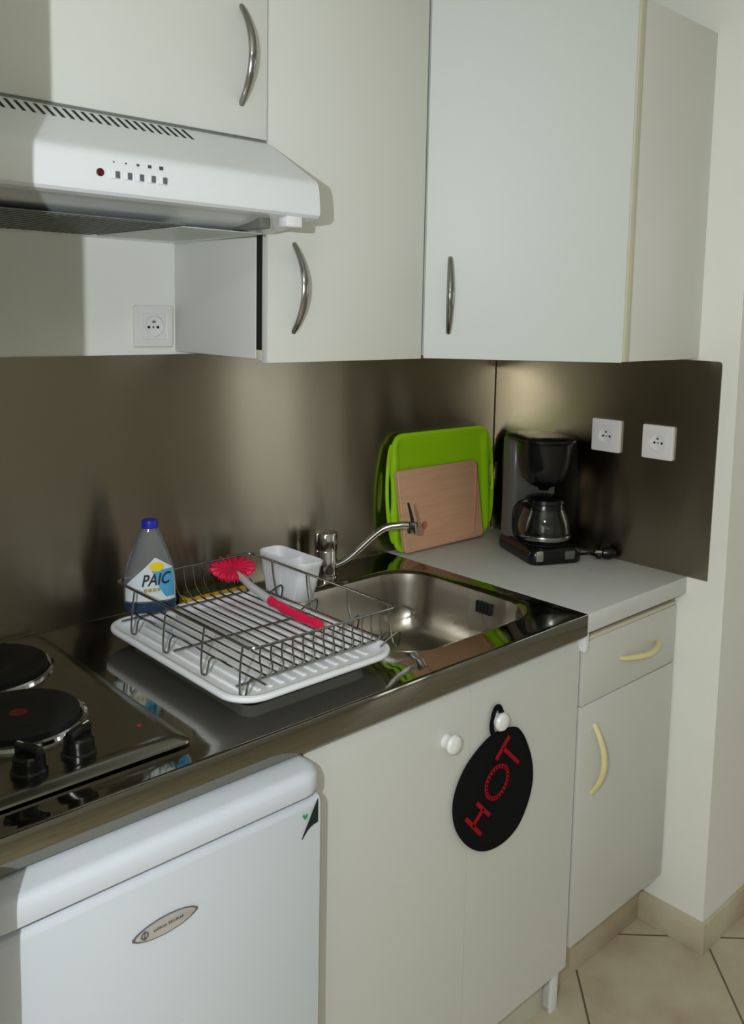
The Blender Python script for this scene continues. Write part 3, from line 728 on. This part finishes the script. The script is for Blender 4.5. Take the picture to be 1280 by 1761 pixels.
obj('plug', G().loft([at_z(circ(0, 0, r_), z) for r_, z in ((.010, -.014), (.015, -.010), (.015, .006), (.011, .012), (.006, .020))], mtx=mp_ @ Matrix.Rotation(PI / 2, 4, 'Y')), 'blackplastic', cd)
for q in (-.006, .006): obj('plug_pin', G().tube([(-.012, q, 0), (-.030, q, 0)], .0022, 8, mtx=mp_ ), 'wire', cd, 'metal plug pin')

t = thing('coffee_carafe', 'glass coffee pot with black lid standing in the coffee maker', 'carafe', mc @ Vector((0, .078, .042)))
mc = mc @ Matrix.Translation((0, 0, -.0122)) @ Matrix.Translation((0, .078, .051)) @ Matrix.Diagonal((1.10, 1.10, 1.06, 1)) @ Matrix.Translation((0, -.078, -.051)) @ Matrix.Translation((0, 0, .003))
cc = (0, .078, 0)
obj('glass_body', G().lathe([(.045, .0512), (.056, .054), (.060, .062), (.0605, .078), (.057, .098), (.050, .118), (.043, .134), (.041, .139), (.0392, .139), (.041, .133), (.048, .117), (.055, .097), (.0585, .078), (.058, .063), (.054, .056), (.044, .0535)], cc, 48, mc, False, False), 'glass', t, angle=70)
obj('base_band', G().lathe([(.0612, .060), (.0618, .062), (.0618, .068), (.0612, .070)], cc, 48, mc, False, False), 'wire', t, 'steel band around the base')
obj('neck_band', G().lathe([(.0455, .126), (.0445, .134), (.0425, .141)], cc, 48, mc, False, False), 'blackplastic', t)
obj('lid', G().lathe([(.043, .1395), (.045, .142), (.044, .150), (.036, .155), (.012, .157)], cc, 40, mc), 'blackplastic', t)
P = smooth_open([(-.040, .070, .136), (-.060, .060, .146), (-.084, .048, .138), (-.088, .046, .105), (-.082, .049, .075), (-.060, .060, .066)], 6)
obj('handle', G().tube(P, [.0085] * len(P), 10, flat=.7, mtx=mc), 'blackplastic', t)

# ------------------------------------------------------------------ pot holder on the knob
t = thing('pot_holder', 'black oval pot holder reading HOT hanging from the right knob', 'pot holder', (-.66, -.592, .5))
op = [(-.638, .716), (-.598, .705), (-.567, .657), (-.552, .605), (-.559, .560), (-.587, .517), (-.629, .4985), (-.680, .502), (-.721, .525), (-.754, .563), (-.768, .602), (-.765, .639), (-.744, .674), (-.714, .697), (-.675, .7145)]
so = smooth_closed(op, 5); ctr = (-.658, .608)
def ring(s, y): return [(ctr[0] + (x - ctr[0]) * s, y, ctr[1] + (z - ctr[1]) * s) for x, z in so]
obj('pad', G().loft([ring(.985, -.5812), ring(1.0, -.5835), ring(1.0, -.588), ring(.985, -.5905), ring(.955, -.5912), ring(.93, -.5925), ring(.7, -.5938), ring(.3, -.5942)]), 'mitt', t, angle=50)
g = G(); g.tube([(x, -.586, z) for x, z in so], .0048, 8, True)
obj('binding', g, 'mitt', t)
P = smooth_open([(-.664, -.5862, .709), (-.6745, -.5862, .730), (-.6745, -.5862, .748), (-.667, -.5865, .769), (-.656, -.5868, .768), (-.6475, -.5868, .752), (-.648, -.5868, .735), (-.655, -.5868, .712)], 5)
obj('hanging_loop', G().tube(P, [0.0058] * len(P), 8, flat=.45), 'mitt', t)
def stroke(g, pts, w=.0062):
    g.tube([(x, -.5946, z) for x, z in pts], w, 6, flat=.3)
def stroke2(g, pts, w=.0040):
    # flat stitched stroke lying on the pad
    for (x0, z0), (x1, z1) in zip(pts, pts[1:]):
        d = Vector((x1 - x0, 0, z1 - z0)); L_ = d.length
        if L_ < 1e-6: continue
        d.normalize(); m4 = frame(Vector((x0, -.5945, z0)), d, Vector((0, 0, 1)).cross(d) if False else Vector((-d.z, 0, d.x)), Vector((0, -1, 0)))
        g.box(-.002, L_ + .002, -w, w, -.0020, .0012, .0008, mtx=m4)
def letter(name, strokes):
    g = G(); [stroke2(g, s) for s in strokes]; return obj(name, g, 'redthread', t, 'red stitched letter')
letter('letter', [[(-.746, .589), (-.707, .545)], [(-.718, .608), (-.684, .573)], [(-.729, .569), (-.702, .591)]])
oc = smooth_closed([(-.664, .659), (-.640, .650), (-.634, .627), (-.646, .607), (-.668, .600), (-.688, .610), (-.695, .630), (-.685, .650)], 3)
letter('letter', [oc + [oc[0]]])
letter('letter', [[(-.650, .691), (-.604, .647)], [(-.668, .676), (-.634, .707)]])

# ------------------------------------------------------------------ light
def area(name, loc, rot, sx, sy, power, col, portal=False):
    L = bpy.data.lights.new(name, 'AREA'); L.shape = 'RECTANGLE'; L.size = sx; L.size_y = sy; L.energy = power; L.color = col
    if portal: L.cycles.is_portal = True
    o = bpy.data.objects.new(name, L); C.objects.link(o); o.location = loc; o.rotation_euler = rot; return o
area('added_window_portal', (XE + .09, -2.8, 1.5), (0, PI / 2, 0), 1.2, 1.2, 1, (1, 1, 1), True)  # portals guiding sky light through the added windows
area('added_window_portal', (2.305, YS - .09, 1.145), (PI / 2, 0, 0), .71, 2.21, 1, (1, 1, 1), True)
area('added_window_portal', (XW - .09, -2.6, 1.5), (0, -PI / 2, 0), 1.2, 1.2, 1, (1, 1, 1), True)
area('added_ceiling_fill', (-2.6, -2.4, 2.40), (0, 0, 0), .45, .45, 13, (1, .99, .98))  # unseen lamp, added to brighten the worktop
fl = bpy.data.lights.new('flash_lamp', 'POINT'); fl.energy = 43; fl.shadow_soft_size = .006; fl.color = (.90, .96, 1.0)
fo = bpy.data.objects.new('flash_lamp', fl); C.objects.link(fo); fo.location = (-2.055, -1.51, 1.55)
w = bpy.data.worlds.new('sky'); scene.world = w; w.use_nodes = True
bg = w.node_tree.nodes['Background']; bg.inputs['Color'].default_value = (.96, 1.0, .97, 1); bg.inputs['Strength'].default_value = 2.1

# ------------------------------------------------------------------ camera
cam = bpy.data.cameras.new('camera'); co = bpy.data.objects.new('camera', cam); C.objects.link(co)
px, py, f = 694.268, 705.012, 1526.838
yaw, pit, rol = 0.769863, -0.1110683, 0.0231183
fw = Vector((math.sin(yaw) * math.cos(pit), math.cos(yaw) * math.cos(pit), math.sin(pit)))
r = fw.cross(Vector((0, 0, 1))).normalized(); u = r.cross(fw)
r2 = r * math.cos(rol) + u * math.sin(rol); u2 = u * math.cos(rol) - r * math.sin(rol)
co.matrix_world = frame(Vector((-1.879945, -1.577768, 1.489303)), r2, u2, -fw)
cam.sensor_fit = 'HORIZONTAL'; cam.sensor_width = 36; cam.lens = f / 1280 * 36
cam.shift_x = (640 - px) / 1280.0; cam.shift_y = (py - 880.5) / 1280.0
cam.clip_start = .02
scene.camera = co
vs = scene.view_settings
scene.display_settings.display_device = 'sRGB'
vs.view_transform = 'Standard'; vs.look = 'None'; vs.exposure = 0.0; vs.gamma = 1.0; vs.use_curve_mapping = False
scene.cycles.max_bounces = 10; scene.cycles.diffuse_bounces = 5; scene.cycles.glossy_bounces = 6; scene.cycles.transmission_bounces = 8
scene.cycles.caustics_reflective = True; scene.cycles.blur_glossy = 1.0; scene.cycles.caustics_refractive = False
scene.cycles.use_denoising = True
